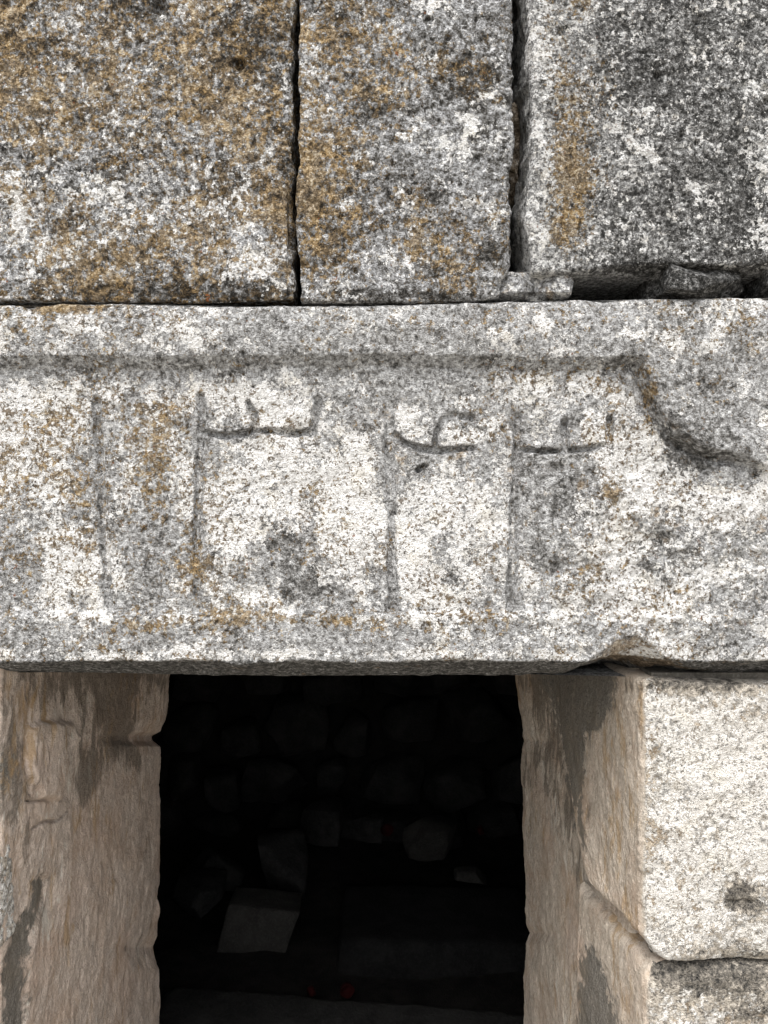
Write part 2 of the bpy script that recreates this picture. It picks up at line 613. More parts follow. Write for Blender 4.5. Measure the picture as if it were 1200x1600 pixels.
# ------------------------------------------------------------------ ground
def sheet(name, x0, x1, y0, y1, z, nx, ny, mat, amp=0.0, wave=0.4, seed=3):
    gx, gy = np.meshgrid(np.linspace(x0, x1, nx), np.linspace(y0, y1, ny))
    gz = np.full(gx.shape, z) + (fbm((gx, gy, gx * 0), wave, 4, seed) * amp if amp else 0)
    idx = np.arange(nx * ny).reshape(ny, nx)
    q = np.stack([idx[:-1, :-1], idx[:-1, 1:], idx[1:, 1:], idx[1:, :-1]], -1).reshape(-1, 4)
    return mesh_obj(name, np.stack([gx, gy, gz], -1).reshape(-1, 3), q, mat)


tag(sheet('ground', -150, 150, -150, 150, -0.20, 61, 61, M_GROUND), kind='structure')

# ------------------------------------------------------------------ the wall above the lintel
wall = empty('stone_wall', (0, 0.18, 1.83), 'lichen-covered wall of large grey ashlar blocks above the carved lintel', 'wall')
IN0, IN1 = X(-90), X(1290)


def fine_x(step, coarse=0.02):
    return lambda x, y: step if IN0 < x < IN1 else coarse


def fine_z(step, coarse=0.02, top=Z(-70), bot=Z(1680)):
    return lambda z: step if bot < z < top else coarse


def up_disp(seed, chip=1.0, pit=1.0, low=1.0):
    def f(P, N, F, dt, db):
        front = F == 0
        d = 0.0045 * low * fbm(P, 0.16, 3, seed) + 0.0048 * fbm(P, 0.032, 4, seed + 5, 0.68)
        hole = fbm(P, 0.018, 2, seed + 21)
        d = d - 0.004 * pit * sstep(0.55, 0.95, hole)
        u, v = U(P[0]), V(P[2])
        for (hu, hv, hr) in ((556, 421, 5), (121, 262, 4), (147, 250, 4), (1196, 160, 6), (1062, 215, 5), (1086, 226, 4), (372, 97, 9), (247, 8, 10), (1025, 120, 5), (640, 300, 4), (700, 60, 5)):
            d = d - np.where(front, 0.012 * np.exp(-(((u - hu) ** 2 + (v - hv) ** 2) / hr ** 2) ** 2), 0)
        # knocked edges
        e = np.minimum(dt, db)
        cn = fbm(P, 0.06, 3, seed + 31)
        d = d - 0.020 * chip * sstep(0.25, 0.85, cn) * np.exp(-e / 0.012)
        side = ~front
        d = d + np.where(side, 0.0085 * fbm(P, 0.045, 4, seed + 41, 0.65) - 0.014 * chip * sstep(0.3, 0.9, fbm(P, 0.07, 2, seed + 47)), 0)
        return d
    return f


J1 = interp([(-200, 462), (0, 460), (130, 458), (260, 458), (300, 455), (420, 456), (480, 455)])       # right edge of the brown block
J1b = interp([(-200, 470), (0, 469), (130, 465), (280, 464), (420, 464), (480, 467)])
J2 = interp([(-200, 797), (0, 799), (200, 799), (300, 800), (390, 797), (420, 791), (440, 786), (480, 783)])
J2b = interp([(-200, 824), (0, 825), (100, 828), (250, 829), (300, 822), (350, 821), (400, 828), (480, 834)])


def warp_edge(eR=None, uR=None, eL=None, uL=None):
    """bend the block's upright edges to the measured joint lines, fading towards the block's middle"""
    def w(x, y, z):
        u, v = U(x), V(z)
        s = 0
        if eR is not None:
            s = s + (eR(v) - uR) * sstep(uR - 160, uR - 5, u)
        if eL is not None:
            s = s + (eL(v) - uL) * (1 - sstep(uL + 5, uL + 160, u))
        return x + s / 1000, y, z
    return w


def lv(pts):
    g = interp(pts)
    return lambda x, y: Z(g(U(x)) + 2.2 * fbm((x, x * 0 + len(pts), x * 0), .05, 4, 88, .6))


top_row = lambda x, y: np.full_like(x, Z(-640))


def attr_up1(P, N, F, dt, db):
    u, v = U(P[0]), V(P[2])
    n = fbm(P, 0.10, 3, 201)
    n2 = fbm(P, 0.045, 3, 207)
    ochre = 0.49 + 0.08 * n + 0.10 * n2 + blobs(u, v, [(10, 60, 70, 130, .22), (130, 60, 60, 60, .12), (300, 180, 120, 120, .10), (435, 330, 25, 50, .25), (20, 330, 60, 90, -.15), (400, 420, 70, 40, -.12), (90, 30, 50, 40, -.2), (200, 320, 80, 60, -.1)])
    dark = 0.40 + 0.12 * fbm(P, 0.08, 3, 211) + blobs(u, v, [(245, 10, 60, 25, .2), (400, 40, 60, 40, .22), (370, 95, 40, 25, .2), (200, 455, 250, 14, .3), (380, 455, 60, 20, .25), (450, 250, 20, 60, .2)])
    white = 0.44 + 0.09 * n2 - 0.06 * n + blobs(u, v, [(15, 290, 24, 18, .28), (28, 335, 16, 26, .25), (65, 390, 10, 20, .28), (182, 298, 10, 14, .4), (295, 5, 18, 22, .4), (110, 395, 45, 22, .2), (340, 330, 70, 60, .08), (420, 420, 50, 40, .06), (170, 178, 9, 6, .3)])
    return {'ochre': ochre, 'dark': dark, 'white': white, 'tan': 0.0}


def attr_up2(P, N, F, dt, db):
    u, v = U(P[0]), V(P[2])
    n = fbm(P, 0.10, 3, 231)
    n2 = fbm(P, 0.045, 3, 237)
    ochre = 0.34 + 0.15 * n + 0.08 * n2 + blobs(u, v, [(500, 330, 60, 130, .22), (480, 290, 20, 60, .2), (520, 60, 60, 60, .18), (700, 400, 60, 60, .16), (720, 120, 60, 40, .2), (640, 350, 70, 50, .12), (570, 150, 40, 60, .05), (760, 250, 50, 90, -.2)])
    dark = 0.37 + 0.12 * fbm(P, 0.08, 3, 241) + blobs(u, v, [(735, 125, 40, 40, .25), (750, 75, 50, 50, .12), (570, 150, 30, 30, .16), (775, 395, 22, 22, .3), (600, 462, 200, 10, .2), (620, 180, 25, 20, .1), (745, 240, 40, 40, .08)])
    white = 0.40 + 0.12 * n2 - 0.06 * n + blobs(u, v, [(490, 120, 30, 90, .16), (570, 210, 50, 50, .12), (760, 150, 10, 8, .3), (735, 190, 10, 12, .3), (630, 215, 10, 8, .3), (640, 400, 80, 30, .12), (780, 40, 30, 60, .08), (560, 30, 40, 40, .1), (540, 320, 14, 8, .2)])
    return {'ochre': ochre, 'dark': dark, 'white': white, 'tan': 0.0}


def attr_up3(P, N, F, dt, db):
    u, v = U(P[0]), V(P[2])
    n = fbm(P, 0.10, 3, 251)
    n2 = fbm(P, 0.045, 3, 257)
    ochre = 0.16 + 0.08 * n + 0.06 * n2 + blobs(u, v, [(892, 210, 44, 80, .32), (895, 290, 48, 70, .34), (880, 370, 36, 40, .32), (868, 110, 30, 70, .30), (905, 10, 30, 25, .35), (935, 110, 40, 50, .15), (850, 40, 24, 30, .2), (960, 160, 40, 50, .12)])
    dark = 0.41 + 0.09 * fbm(P, 0.09, 3, 261) + 0.11 * sstep(900, 1050, u) - 0.25 * (1 - sstep(835, 930, u)) + blobs(u, v, [(960, 120, 50, 70, .14), (940, 25, 30, 30, .15), (1170, 370, 60, 60, .18), (1050, 430, 160, 14, .2), (1000, 420, 60, 14, .1)])
    white = 0.45 + 0.08 * n2 + 0.08 * (1 - sstep(830, 900, u)) + blobs(u, v, [(1180, 150, 60, 80, .04), (1110, 320, 50, 30, .08), (1190, 230, 40, 40, .07), (1010, 240, 12, 6, .25), (960, 205, 10, 8, .3), (1080, 295, 14, 8, .3), (1190, 370, 20, 30, .2)])
    cr = seg_dist(u, v, [(925, 185), (960, 205), (1000, 240), (1040, 268), (1080, 295)])
    white = white + 0.14 * np.exp(-(cr / 6) ** 2) * sstep(-.5, .5, fbm(P, .05, 2, 269))
    return {'ochre': ochre, 'dark': dark, 'white': white, 'tan': 0.0}


UPZ = fine_z(0.0017)
b1bot = lv([(-700, 469), (0, 469), (150, 470), (220, 470), (420, 469), (450, 466), (480, 462)])
solid('stone_block', [(X(-700), 0.003, .02, fine_x(.0017)), (X(457), 0.003, .006, .012), (X(457), .36, .02, .05), (X(-700), .36, .02, .05)],
      b1bot, top_row, UPZ, M_UP[0], up_disp(301), attr_up1, wall, rtop=.012, rbot=.005, warp=warp_edge(J1, 457))
b2bot = lv([(440, 466), (475, 471), (500, 473), (640, 471), (730, 469), (775, 468), (800, 464)])
solid('stone_block', [(X(465), -0.001, .006, fine_x(.0017)), (X(801), -0.001, .007, .012), (X(801), .36, .02, .05), (X(465), .36, .02, .05)],
      b2bot, top_row, UPZ, M_UP[1], up_disp(331), attr_up2, wall, rtop=.012, rbot=.006, warp=warp_edge(J2, 801, J1b, 465))
b3bot = lv([(800, 430), (830, 429), (870, 429), (930, 424), (960, 419), (1040, 414), (1100, 418), (1200, 415), (1300, 420), (1900, 430)])
solid('stone_block', [(X(824), -0.008, .010, fine_x(.0017)), (X(1900), -0.008, .02, .05), (X(1900), .36, .02, .05), (X(824), .36, .02, .012)],
      b3bot, top_row, UPZ, M_UP[2], up_disp(361, 0.9, 1.3, 1.3), attr_up3, wall, rtop=.012, rbot=.007, warp=warp_edge(None, None, J2b, 824))

GA = {'ochre': .2, 'dark': .34, 'white': .44, 'tan': .3}
DA = {'ochre': .10, 'dark': .66, 'white': .28, 'tan': .05}
rubble('wedge_stone', M_UP[1], (.094, .10, .050), 5, 30, .62, .36, wall, (X(839), .046, Z(474)), (0, 0, 0), GA)
rubble('wedge_stone', M_UP[2], (.172, .16, .066), 17, 40, .86, .26, wall, (X(1116), .072, Z(471)), (0, .05, .12), DA, cuts=4)
rubble('wedge_stone', M_UP[2], (.11, .16, .058), 19, 20, .93, .10, wall, (X(1256), .09, Z(467)), (0, 0, 0), DA)
TA = {'ochre': .25, 'dark': .5, 'white': .15, 'tan': .65}
rubble('packing_stone', M_UP[1], (.032, .06, .080), 23, 16, .7, .22, wall, (X(824), .13, Z(190)), (0, 0, .1), TA)
rubble('packing_stone', M_UP[1], (.032, .06, .090), 29, 16, .75, .22, wall, (X(824), .135, Z(272)), (0, .04, .1), dict(TA, dark=.55))
rubble('packing_stone', M_UP[1], (.022, .06, .110), 31, 12, .7, .16, wall, (X(806), .16, Z(112)), (0, .05, .1), dict(TA, dark=.75))
rubble('packing_stone', M_UP[1], (.020, .06, .120), 37, 12, .7, .16, wall, (X(804), .15, Z(0)), (0, .05, .1), dict(TA, dark=.65))


def boxes(name, lst, mat, parent=None):
    vs_, qs = [], []
    for (x0, x1, y0, y1, z0, z1) in lst:
        k = len(vs_)
        vs_ += [(x0, y0, z0), (x1, y0, z0), (x1, y1, z0), (x0, y1, z0), (x0, y0, z1), (x1, y0, z1), (x1, y1, z1), (x0, y1, z1)]
        qs += [[k + a for a in q] for q in ((0, 3, 2, 1), (4, 5, 6, 7), (0, 1, 5, 4), (1, 2, 6, 5), (2, 3, 7, 6), (3, 0, 4, 7))]
    return mesh_obj(name, np.array(vs_), np.array(qs), mat, parent, smooth=False)


boxes('rubble_core', [(-2.2, 2.2, .37, .74, 1.93, 3.2), (-2.2, -1.24, .02, .74, -.2, 1.93), (1.24, 2.2, .02, .74, -.2, 1.93),
                      (-1.25, -.70, .45, .72, -.2, 1.28), (.70, 1.25, .60, .72, -.2, 1.28)], M_CORE, wall)

# ------------------------------------------------------------------ the carved lintel
PANEL = [(-900, 569), (300, 566), (620, 562), (860, 566), (998, 566), (1008, 596), (1026, 642), (1052, 682), (1092, 704), (1132, 714), (1166, 722),
         (1230, 740), (1700, 760), (1700, 958), (-900, 958)]
GROOVES = [  # (polyline, half width mm, depth mm)
    ([(147, 622), (150, 690), (155, 780), (160, 860), (168, 945)], 11, 7),
    ([(312, 620), (310, 700), (307, 800), (305, 880), (306, 930)], 10, 7),
    ([(314, 676), (350, 678), (400, 672), (450, 675), (490, 671)], 9, 9),
    ([(386, 628), (396, 645), (398, 672)], 9, 9),
    ([(496, 624), (494, 650), (490, 672)], 11, 9),
    ([(607, 632), (608, 720), (612, 800), (613, 880), (614, 950)], 13, 7),
    ([(614, 678), (630, 690), (655, 699), (690, 703), (738, 700)], 9, 9.5),
    ([(682, 700), (684, 672), (694, 655), (712, 647), (738, 651)], 8, 9),
    ([(651, 733), (665, 725)], 7, 9),
    ([(812, 652), (810, 720), (806, 800), (803, 880), (800, 948)], 11, 7.5),
    ([(816, 700), (850, 703), (890, 702), (925, 700), (952, 692)], 8, 8.5),
    ([(887, 655), (888, 700)], 9, 9),
    ([(958, 652), (956, 694)], 10, 8),
]
RIDGES = [([(309, 640), (309, 760), (305, 860)], 2.2, 3.0), ([(156, 690), (160, 800), (166, 900)], 2.2, 2.5), ([(609, 700), (611, 780)], 2.2, 2.5), ([(806, 760), (803, 900)], 2.2, 2.5)]
COVE = [(985, 560), (1002, 568), (1010, 596), (1028, 642), (1054, 683), (1094, 706), (1134, 717), (1164, 716)]
CHIP = interp([(820, 1070), (900, 1046), (945, 1014), (975, 994), (990, 990), (1008, 1001), (1030, 1018), (1075, 1040), (1130, 1060), (1200, 1075)])


def lint_disp(P, N, F, dt, db):
    u, v = U(P[0]), V(P[2])
    front = (F == 0)
    wu = u + 3 * fbm(P, 0.06, 2, 401) + 1.5 * fbm(P, 0.018, 2, 403)
    wv = v + 3 * fbm(P, 0.06, 2, 407) + 1.5 * fbm(P, 0.018, 2, 409)
    sd = poly_sdf(wu, wv, PANEL)
    amp = 15.0 - 6.0 * sstep(700, 920, v)
    amp = np.where(u > 1040, amp * (1 - 0.6 * sstep(720, 800, v)), amp)
    hw = np.where(v > 900, 5.0, np.where((u > 990) & (v > 580), 10.0, 9.5))
    hw = np.where((u > 990) & (v > 575) & (v < 740), 6.0, hw)
    rec = amp * np.clip(0.5 - sd / (2 * hw), 0, 1)
    amp_c = 10.0 * np.exp(-(seg_dist(u, v, COVE) / 60.0) ** 2)
    d = -rec + amp_c * sstep(-hw, hw, sd)
    # upper band leans back towards its crest
    d = d - 6.0 * sstep(520, 470, v) + np.where(v < 560, 4.0 * np.sin(np.pi * np.clip((v - 470) / 92.0, 0, 1)), 0)
    # lower band slopes outward to the arris
    d = d + 3.0 * sstep(955, 1020, v)
    g = 0
    jag = fbm(P, .012, 3, 415, .6)
    for pts, w, dep in GROOVES:
        dd = seg_dist(wu, wv, pts)
        g = np.maximum(g, 1.3 * dep * np.clip((0.72 * w - dd + 2.2 * jag) / (0.32 * w), 0, 1) * (1 - 0.25 * np.clip(dd / w, 0, 1)))
    for pts, w, dep in RIDGES:
        g = g - dep * np.exp(-(seg_dist(wu, wv, pts) / w) ** 2)
    worn = np.clip(0.9 + 0.55 * fbm(P, 0.05, 3, 419), .25, 1.4)
    d = d - g * worn
    d = d - 9.0 * np.exp(-(seg_dist(wu, wv, [(p - 5, q + 4) for p, q in COVE]) / 8.0) ** 2)
    # hollows and knocks
    d = d - blobs(wu, wv, [(445, 862, 45, 20, 5), (420, 905, 22, 35, 4), (470, 925, 35, 18, 4), (708, 900, 16, 14, 7), (885, 775, 20, 22, 5), (870, 890, 32, 18, 6), (940, 930, 10, 22, 6), (820, 785, 8, 12, 5),
                            (1010, 900, 40, 60, 3), (1090, 740, 40, 22, 6), (40, 910, 40, 25, 3), (105, 515, 10, 12, 5), (760, 510, 10, 8, 4), (1040, 850, 14, 30, 5), (1150, 850, 60, 40, -5), (1080, 960, 60, 30, -4)])
    # slanting lower edge below a crisp arris
    d = d - 2.0 * np.clip(wv - 1031 + 3.5 * fbm(P, .06, 4, 461, .62), 0, 60)
    # broken lower arris
    ce = CHIP(wu + 6 * fbm(P, 0.03, 3, 431))
    over = np.clip(wv - ce, 0, 80)
    d = d - over * (1.15 + 0.6 * fbm(P, .035, 3, 433))
    d = d / 1000.0
    d = np.where(front, d, 0.0)
    rough = 1.0 + 1.3 * sstep(800, 940, u) * sstep(700, 780, v)
    d = d + 0.0030 * fbm(P, 0.13, 3, 441) * rough + 0.0042 * fbm(P, 0.028, 4, 443, 0.66) * rough
    d = d - 0.0050 * sstep(0.5, 0.95, fbm(P, 0.017, 2, 451)) * sstep(-.3, .5, fbm(P, .12, 2, 453))
    e = np.minimum(dt, db)
    d = d - 0.014 * sstep(0.35, 0.9, fbm(P, 0.05, 3, 457)) * np.exp(-e / 0.010)
    return d


def attr_lint(P, N, F, dt, db):
    u, v = U(P[0]), V(P[2])
    n = fbm(P, 0.09, 3, 471)
    n2 = fbm(P, 0.04, 3, 473)
    n3 = fbm(P, 0.06, 3, 479)
    inside = sstep(575, 610, v)
    white = 0.435 + 0.07 * inside + 0.13 * n + 0.12 * n2
    gd = 1e9
    for pts, w, dep in GROOVES:
        gd = np.minimum(gd, seg_dist(u, v, pts))
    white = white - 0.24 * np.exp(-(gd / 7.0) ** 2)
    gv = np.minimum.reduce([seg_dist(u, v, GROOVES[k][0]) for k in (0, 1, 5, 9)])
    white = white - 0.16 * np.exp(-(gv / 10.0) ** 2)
    for pts, w, dep in RIDGES:
        white = white + 0.34 * np.exp(-(seg_dist(u, v, pts) / 3.0) ** 2)
    white = white + blobs(u, v, [(50, 660, 110, 70, .22), (110, 890, 60, 60, .26), (40, 760, 60, 40, .12), (370, 820, 45, 50, .2), (545, 800, 55, 110, .20), (430, 650, 60, 24, .25), (350, 615, 60, 20, .12),
                                 (700, 800, 80, 50, .24), (640, 660, 26, 26, .18), (720, 680, 26, 24, .22), (650, 900, 34, 50, .2), (930, 680, 22, 22, .2), (1000, 760, 40, 90, .16), (980, 690, 40, 40, .18), (900, 850, 40, 40, .1), (960, 900, 40, 40, .12),
                                 (430, 760, 60, 50, .12), (1150, 790, 60, 20, .25), (500, 1000, 500, 24, .06), (560, 1020, 300, 10, .14),
                                 (235, 840, 55, 60, -.30), (30, 890, 50, 45, -.26), (450, 870, 60, 60, -.22), 
                                 (400, 570, 700, 14, -.12), (1080, 680, 60, 50, -.15), (540, 640, 40, 40, -.12), (850, 770, 50, 60, -.1), (870, 880, 40, 30, -.14),
                                 (300, 1005, 300, 26, -.06), (640, 510, 80, 20, -.05), (1100, 600, 90, 60, -.08), (990, 527, 24, 7, .3), (975, 515, 8, 12, .3)])
    white = white - 0.5 * sstep(1029, 1037, v)  # crust taken off the lower edge as part of its painted shade
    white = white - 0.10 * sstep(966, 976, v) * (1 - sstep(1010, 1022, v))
    wh_r = sstep(880, 1000, u) * sstep(820, 900, v)
    white = white + 0.05 * wh_r
    dark = 0.31 + 0.16 * n3 + 0.10 * sstep(800, 900, u) * sstep(740, 800, v) * n2 + blobs(u, v, [(820, 660, 10, 30, .12), (600, 960, 160, 8, .10), (930, 800, 30, 20, .14), (1060, 800, 40, 40, .12), (980, 960, 40, 20, .10), (450, 865, 55, 45, .26), (470, 925, 40, 25, .25), (400, 571, 600, 10, .03), (850, 568, 160, 12, .06), (1060, 690, 60, 40, .22), (1100, 730, 50, 24, .22), (880, 780, 34, 34, .2), (870, 888, 40, 24, .24), (940, 930, 16, 30, .2),
                                           (655, 728, 12, 7, .2), (705, 898, 22, 18, .25), (680, 696, 60, 9, .06), (400, 673, 100, 7, .06), (885, 702, 70, 8, .04), (30, 900, 50, 40, .12), (105, 515, 14, 16, .25), (435, 510, 40, 10, .1), (1030, 870, 40, 60, .12), (970, 560, 30, 20, .2)])  # dark patches, plus painted shade under the top band and beside the cove
    dark = dark + 0.42 * sstep(1029, 1037, v) + 0.14 * sstep(1020, 1034, v) * sstep(1010, 1050, u)  # underside shade painted into the lower edge; dark lichen at its right end
    cv = np.exp(-(seg_dist(u, v, COVE[2:]) / 14.0) ** 2)  # cove shadow painted in: less white, more dark along the curve
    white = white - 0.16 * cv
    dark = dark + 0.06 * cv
    ochre = 0.30 + 0.12 * n - 0.05 * n2 + 0.05 * (1 - sstep(250, 420, u)) * inside + blobs(u, v, [(110, 750, 60, 100, .17), (90, 640, 50, 26, .10), (235, 640, 60, 20, .10), (240, 725, 24, 40, .10), (100, 478, 60, 10, .4), (160, 485, 60, 14, .15), (250, 700, 120, 100, .08), (540, 968, 90, 16, .28), (230, 975, 80, 22, .2), (300, 880, 40, 40, .2), (760, 970, 60, 18, .16),
                                                       (380, 960, 60, 20, .22), (950, 600, 40, 14, .14), (1016, 612, 7, 36, .30), (1005, 578, 8, 12, .22), (955, 770, 16, 12, .3), (490, 760, 30, 30, .14), (20, 870, 40, 30, .14), (720, 500, 250, 26, .10), (900, 890, 60, 30, .16), (1150, 520, 50, 30, .08), (950, 680, 30, 20, .05)])
    ochre = ochre * (1 - 0.5 * sstep(1030, 1045, v))
    tan = 0.16 + 0.12 * sstep(900, 1050, u) * sstep(720, 800, v) + blobs(u, v, [(985, 1022, 55, 24, .75), (1040, 1046, 50, 12, .3), (1160, 790, 50, 30, .42), (1080, 770, 40, 30, .2), (910, 760, 16, 12, .3), (380, 1046, 30, 8, .35), (1010, 830, 50, 50, .22), (620, 1048, 100, 6, .25), (700, 720, 200, 120, .16)]) + 0.06 * n2
    return {'ochre': ochre, 'dark': dark, 'white': white, 'tan': tan}


lint_lo = lv([(-700, 1056), (0, 1059), (100, 1063), (200, 1067), (300, 1070), (500, 1071), (820, 1071), (880, 1074), (940, 1072), (1010, 1073), (1060, 1079), (1130, 1082), (1250, 1080), (1900, 1078)])
lint_hi = lv([(-700, 476), (0, 476), (100, 473), (250, 476), (480, 477), (600, 475), (700, 473), (800, 471), (1000, 466), (1200, 464), (1900, 466)])
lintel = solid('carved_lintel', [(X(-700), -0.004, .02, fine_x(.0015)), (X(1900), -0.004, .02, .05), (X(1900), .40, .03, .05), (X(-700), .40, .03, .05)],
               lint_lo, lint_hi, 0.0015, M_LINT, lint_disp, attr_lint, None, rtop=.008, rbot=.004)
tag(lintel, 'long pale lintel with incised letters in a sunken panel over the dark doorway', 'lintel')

# ------------------------------------------------------------------ left side of the doorway
LX0, LX1, YB = -0.600, -0.552, 0.75
jl = empty('door_jamb', (-0.8, 0.38, -0.2), 'warm tan tooled jamb with grey mortar smear and dark damp stains', 'door jamb', 'doorway jambs')


def cam_uv(P):
    """where a point of the door side shows when seen straight on from the forecourt (for laying out stains)"""
    k = CAMD / (CAMD + P[1])
    return 600 + 1000 * P[0] * k, 800 - 1000 * (P[2] - CAMH) * k


JL_EDGE = interp([(1040, 12), (1080, 9), (1125, 6), (1143, -2), (1150, -16), (1158, -14), (1166, -2), (1180, 0), (1300, -1), (1420, 0), (1462, -5), (1480, -13), (1496, -9), (1515, -4), (1620, -5), (1800, -4)])
JR_EDGE = interp([(1040, -14), (1080, -7), (1120, -4), (1150, 0), (1158, 4), (1180, 2), (1300, 4), (1420, 8), (1445, 10), (1458, 16), (1475, 9), (1520, 5), (1620, 6), (1800, 6)])


def jamb_warp(edge, sgn):
    def w(x, y, z):
        u, v = cam_uv((x, y, z))
        s = edge(v) / 1000.0 * (CAMD + y) / CAMD
        k = sstep(0.30, 0.72, y)
        return x + s * k, y, z
    return w


def strokes(P, seed):
    return 0.45 * fbm(P, 0.016, 3, seed, 0.6, (1, 1, 0.42)) + 0.9 * fbm(P, .034, 4, seed + 2, .66, (1, 1, .8))


def jl_disp(P, N, F, dt, db):
    u, v = cam_uv(P)
    d = 0.006 * fbm(P, 0.22, 3, 501) + 0.0035 * fbm(P, 0.06, 3, 503, 0.5, (1, 1, .6)) + 0.0022 * strokes(P, 507) + 0.0010 * fbm(P, 0.008, 2, 509)
    wu, wv = u + 5 * fbm(P, .05, 3, 511), v + 8 * fbm(P, .05, 3, 513)
    # smooth boss of stone framed by cracks
    boss = poly_sdf(wu, wv, [(48, 1138), (60, 1130), (112, 1134), (124, 1158), (100, 1200), (86, 1245), (60, 1250), (44, 1215)])
    d = d + 0.012 * (1 - sstep(-6, 4, boss))
    for c in ([(50, 1080), (46, 1135), (42, 1180), (44, 1240)], [(118, 1160), (98, 1205), (88, 1245)], [(40, 1252), (76, 1250)], [(48, 1300), (80, 1280), (105, 1268)]):
        d = d - 0.009 * np.exp(-(seg_dist(wu, wv, c) / 1.8) ** 2)
    # the smear of mortar stands a little proud, the flank is scooped
    sm = poly_sdf(wu, wv, [(48, 1375), (62, 1366), (76, 1372), (72, 1400), (60, 1440), (48, 1490), (42, 1540), (40, 1640), (0, 1640), (8, 1500), (26, 1450), (44, 1410)])
    d = d - 0.006 * (1 - sstep(-3, 3, sm))
    d = d - 0.010 * sstep(0.35, 0.9, fbm(P, 0.09, 2, 521)) * sstep(.6, .74, P[1])
    return d


def jl_attr(P, N, F, dt, db):
    u, v = cam_uv(P)
    n, n2 = fbm(P, .12, 3, 531), fbm(P, .05, 3, 533, .5, (1, 1, .4))
    wu, wv = u + 5 * fbm(P, .05, 3, 511), v + 8 * fbm(P, .05, 3, 513)
    sm = poly_sdf(wu, wv, [(48, 1375), (62, 1366), (76, 1372), (72, 1400), (60, 1440), (48, 1490), (42, 1540), (40, 1640), (0, 1640), (8, 1500), (26, 1450), (44, 1410)])
    tan = 1.0 * (1 - sstep(-26, 20, sm)) + blobs(wu, wv, [(10, 1220, 22, 60, .5), (30, 1080, 20, 30, .2)])
    dark = 0.22 + 0.12 * n + 0.10 * n2 + 1.35 * blobs(wu, wv, [(165, 1100, 45, 60, .38), (185, 1160, 24, 50, .34), (140, 1200, 26, 36, .36), (215, 1185, 10, 18, .4), (130, 1235, 18, 24, .3), (80, 1080, 40, 34, .28), (20, 1200, 30, 90, .28), (180, 1055, 120, 22, .30), (60, 1420, 14, 40, .2)])
    white = 0.24 + 0.12 * n2 + blobs(wu, wv, [(100, 1200, 14, 60, .25), (150, 1150, 30, 50, .16), (90, 1120, 20, 12, .2), (75, 1440, 10, 40, .3), (230, 1100, 24, 80, .05)])
    ochre = 0.25 + 0.15 * n + blobs(wu, wv, [(165, 1290, 40, 60, .25), (80, 1180, 30, 50, .2), (45, 1110, 14, 60, .3)])
    return {'ochre': ochre, 'dark': dark, 'white': white, 'tan': tan}


def fine_y(step, y1=0.76, coarse=.05):
    return lambda x, y: step


JZ = lambda z: 0.0026 if z > 0.35 else 0.005
jtop = lambda x, y: np.full_like(x, 1.262)
jbot = lambda x, y: np.full_like(x, -0.2)
# inner slab: plan counter-clockwise; the edge facing the doorway runs from back to front on the left side
solid('jamb_stone', [(-1.20, .016, .02, .05), (LX0 - .006, .016, .014, lambda x, y: .0024), (LX1, YB, .016, .03), (-1.20, YB, .02, .05)],
      jbot, jtop, JZ, M_REVL, jl_disp, jl_attr, jl, rtop=.01, rbot=.01, warp=jamb_warp(JL_EDGE, 1))
# the corner stones in front of it, barely in the picture
def corner_disp(seed):
    def f(P, N, F, dt, db):
        d = 0.006 * fbm(P, 0.12, 3, seed) + 0.003 * fbm(P, .03, 3, seed + 3) + 0.0016 * fbm(P, .009, 2, seed + 7)
        d = d - 0.012 * sstep(.3, .9, fbm(P, .06, 3, seed + 9)) * np.exp(-np.minimum(dt, db) / .015)
        return d
    return f


def side_attr(seed, extra=None):
    def f(P, N, F, dt, db):
        u, v = U(P[0]), V(P[2])
        n, n2 = fbm(P, .10, 3, seed), fbm(P, .04, 3, seed + 3)
        a = {'ochre': .10 + .06 * n, 'dark': .16 + .10 * n2, 'white': .50 + .12 * n, 'tan': .38 + .14 * n2}
        if extra: extra(a, u, v, P, N, n, n2)
        return a
    return f


for (v0, v1, ux, sd_) in ((1322, 1500, -6, 547),):
    solid('corner_stone', [(-1.2, -.004, .02, .05), (X(ux), -.004, .024, .004), (X(ux) + .004, .06, .012, .02), (-1.2, .06, .02, .05)],
          lambda x, y: np.full_like(x, Z(1500)), lambda x, y: np.full_like(x, Z(1322)), 0.003, M_SIDE, corner_disp(sd_), side_attr(sd_), jl, rtop=.02, rbot=.02)

# ------------------------------------------------------------------ right side of the doorway
RX0, RX1 = 0.404, 0.336
jr = empty('door_jamb', (0.7, 0.38, -0.2), 'greyish tan jamb with big white corner block and dark mortar streaks', 'door jamb', 'doorway jambs')
YSEAM = interp([(1040, 865), (1100, 868), (1180, 874), (1260, 888), (1330, 905), (1400, 928), (1460, 940), (1500, 935), (1560, 930), (1640, 925)])


def jr_disp(P, N, F, dt, db):
    d = 0.006 * fbm(P, 0.20, 3, 601) + 0.0032 * fbm(P, 0.06, 3, 603, 0.5, (1, 1, .6)) + 0.0020 * strokes(P, 607) + 0.0010 * fbm(P, 0.008, 2, 609)
    d = d - 0.008 * sstep(0.35, 0.9, fbm(P, 0.08, 2, 621)) * sstep(.6, .74, P[1])
    return d


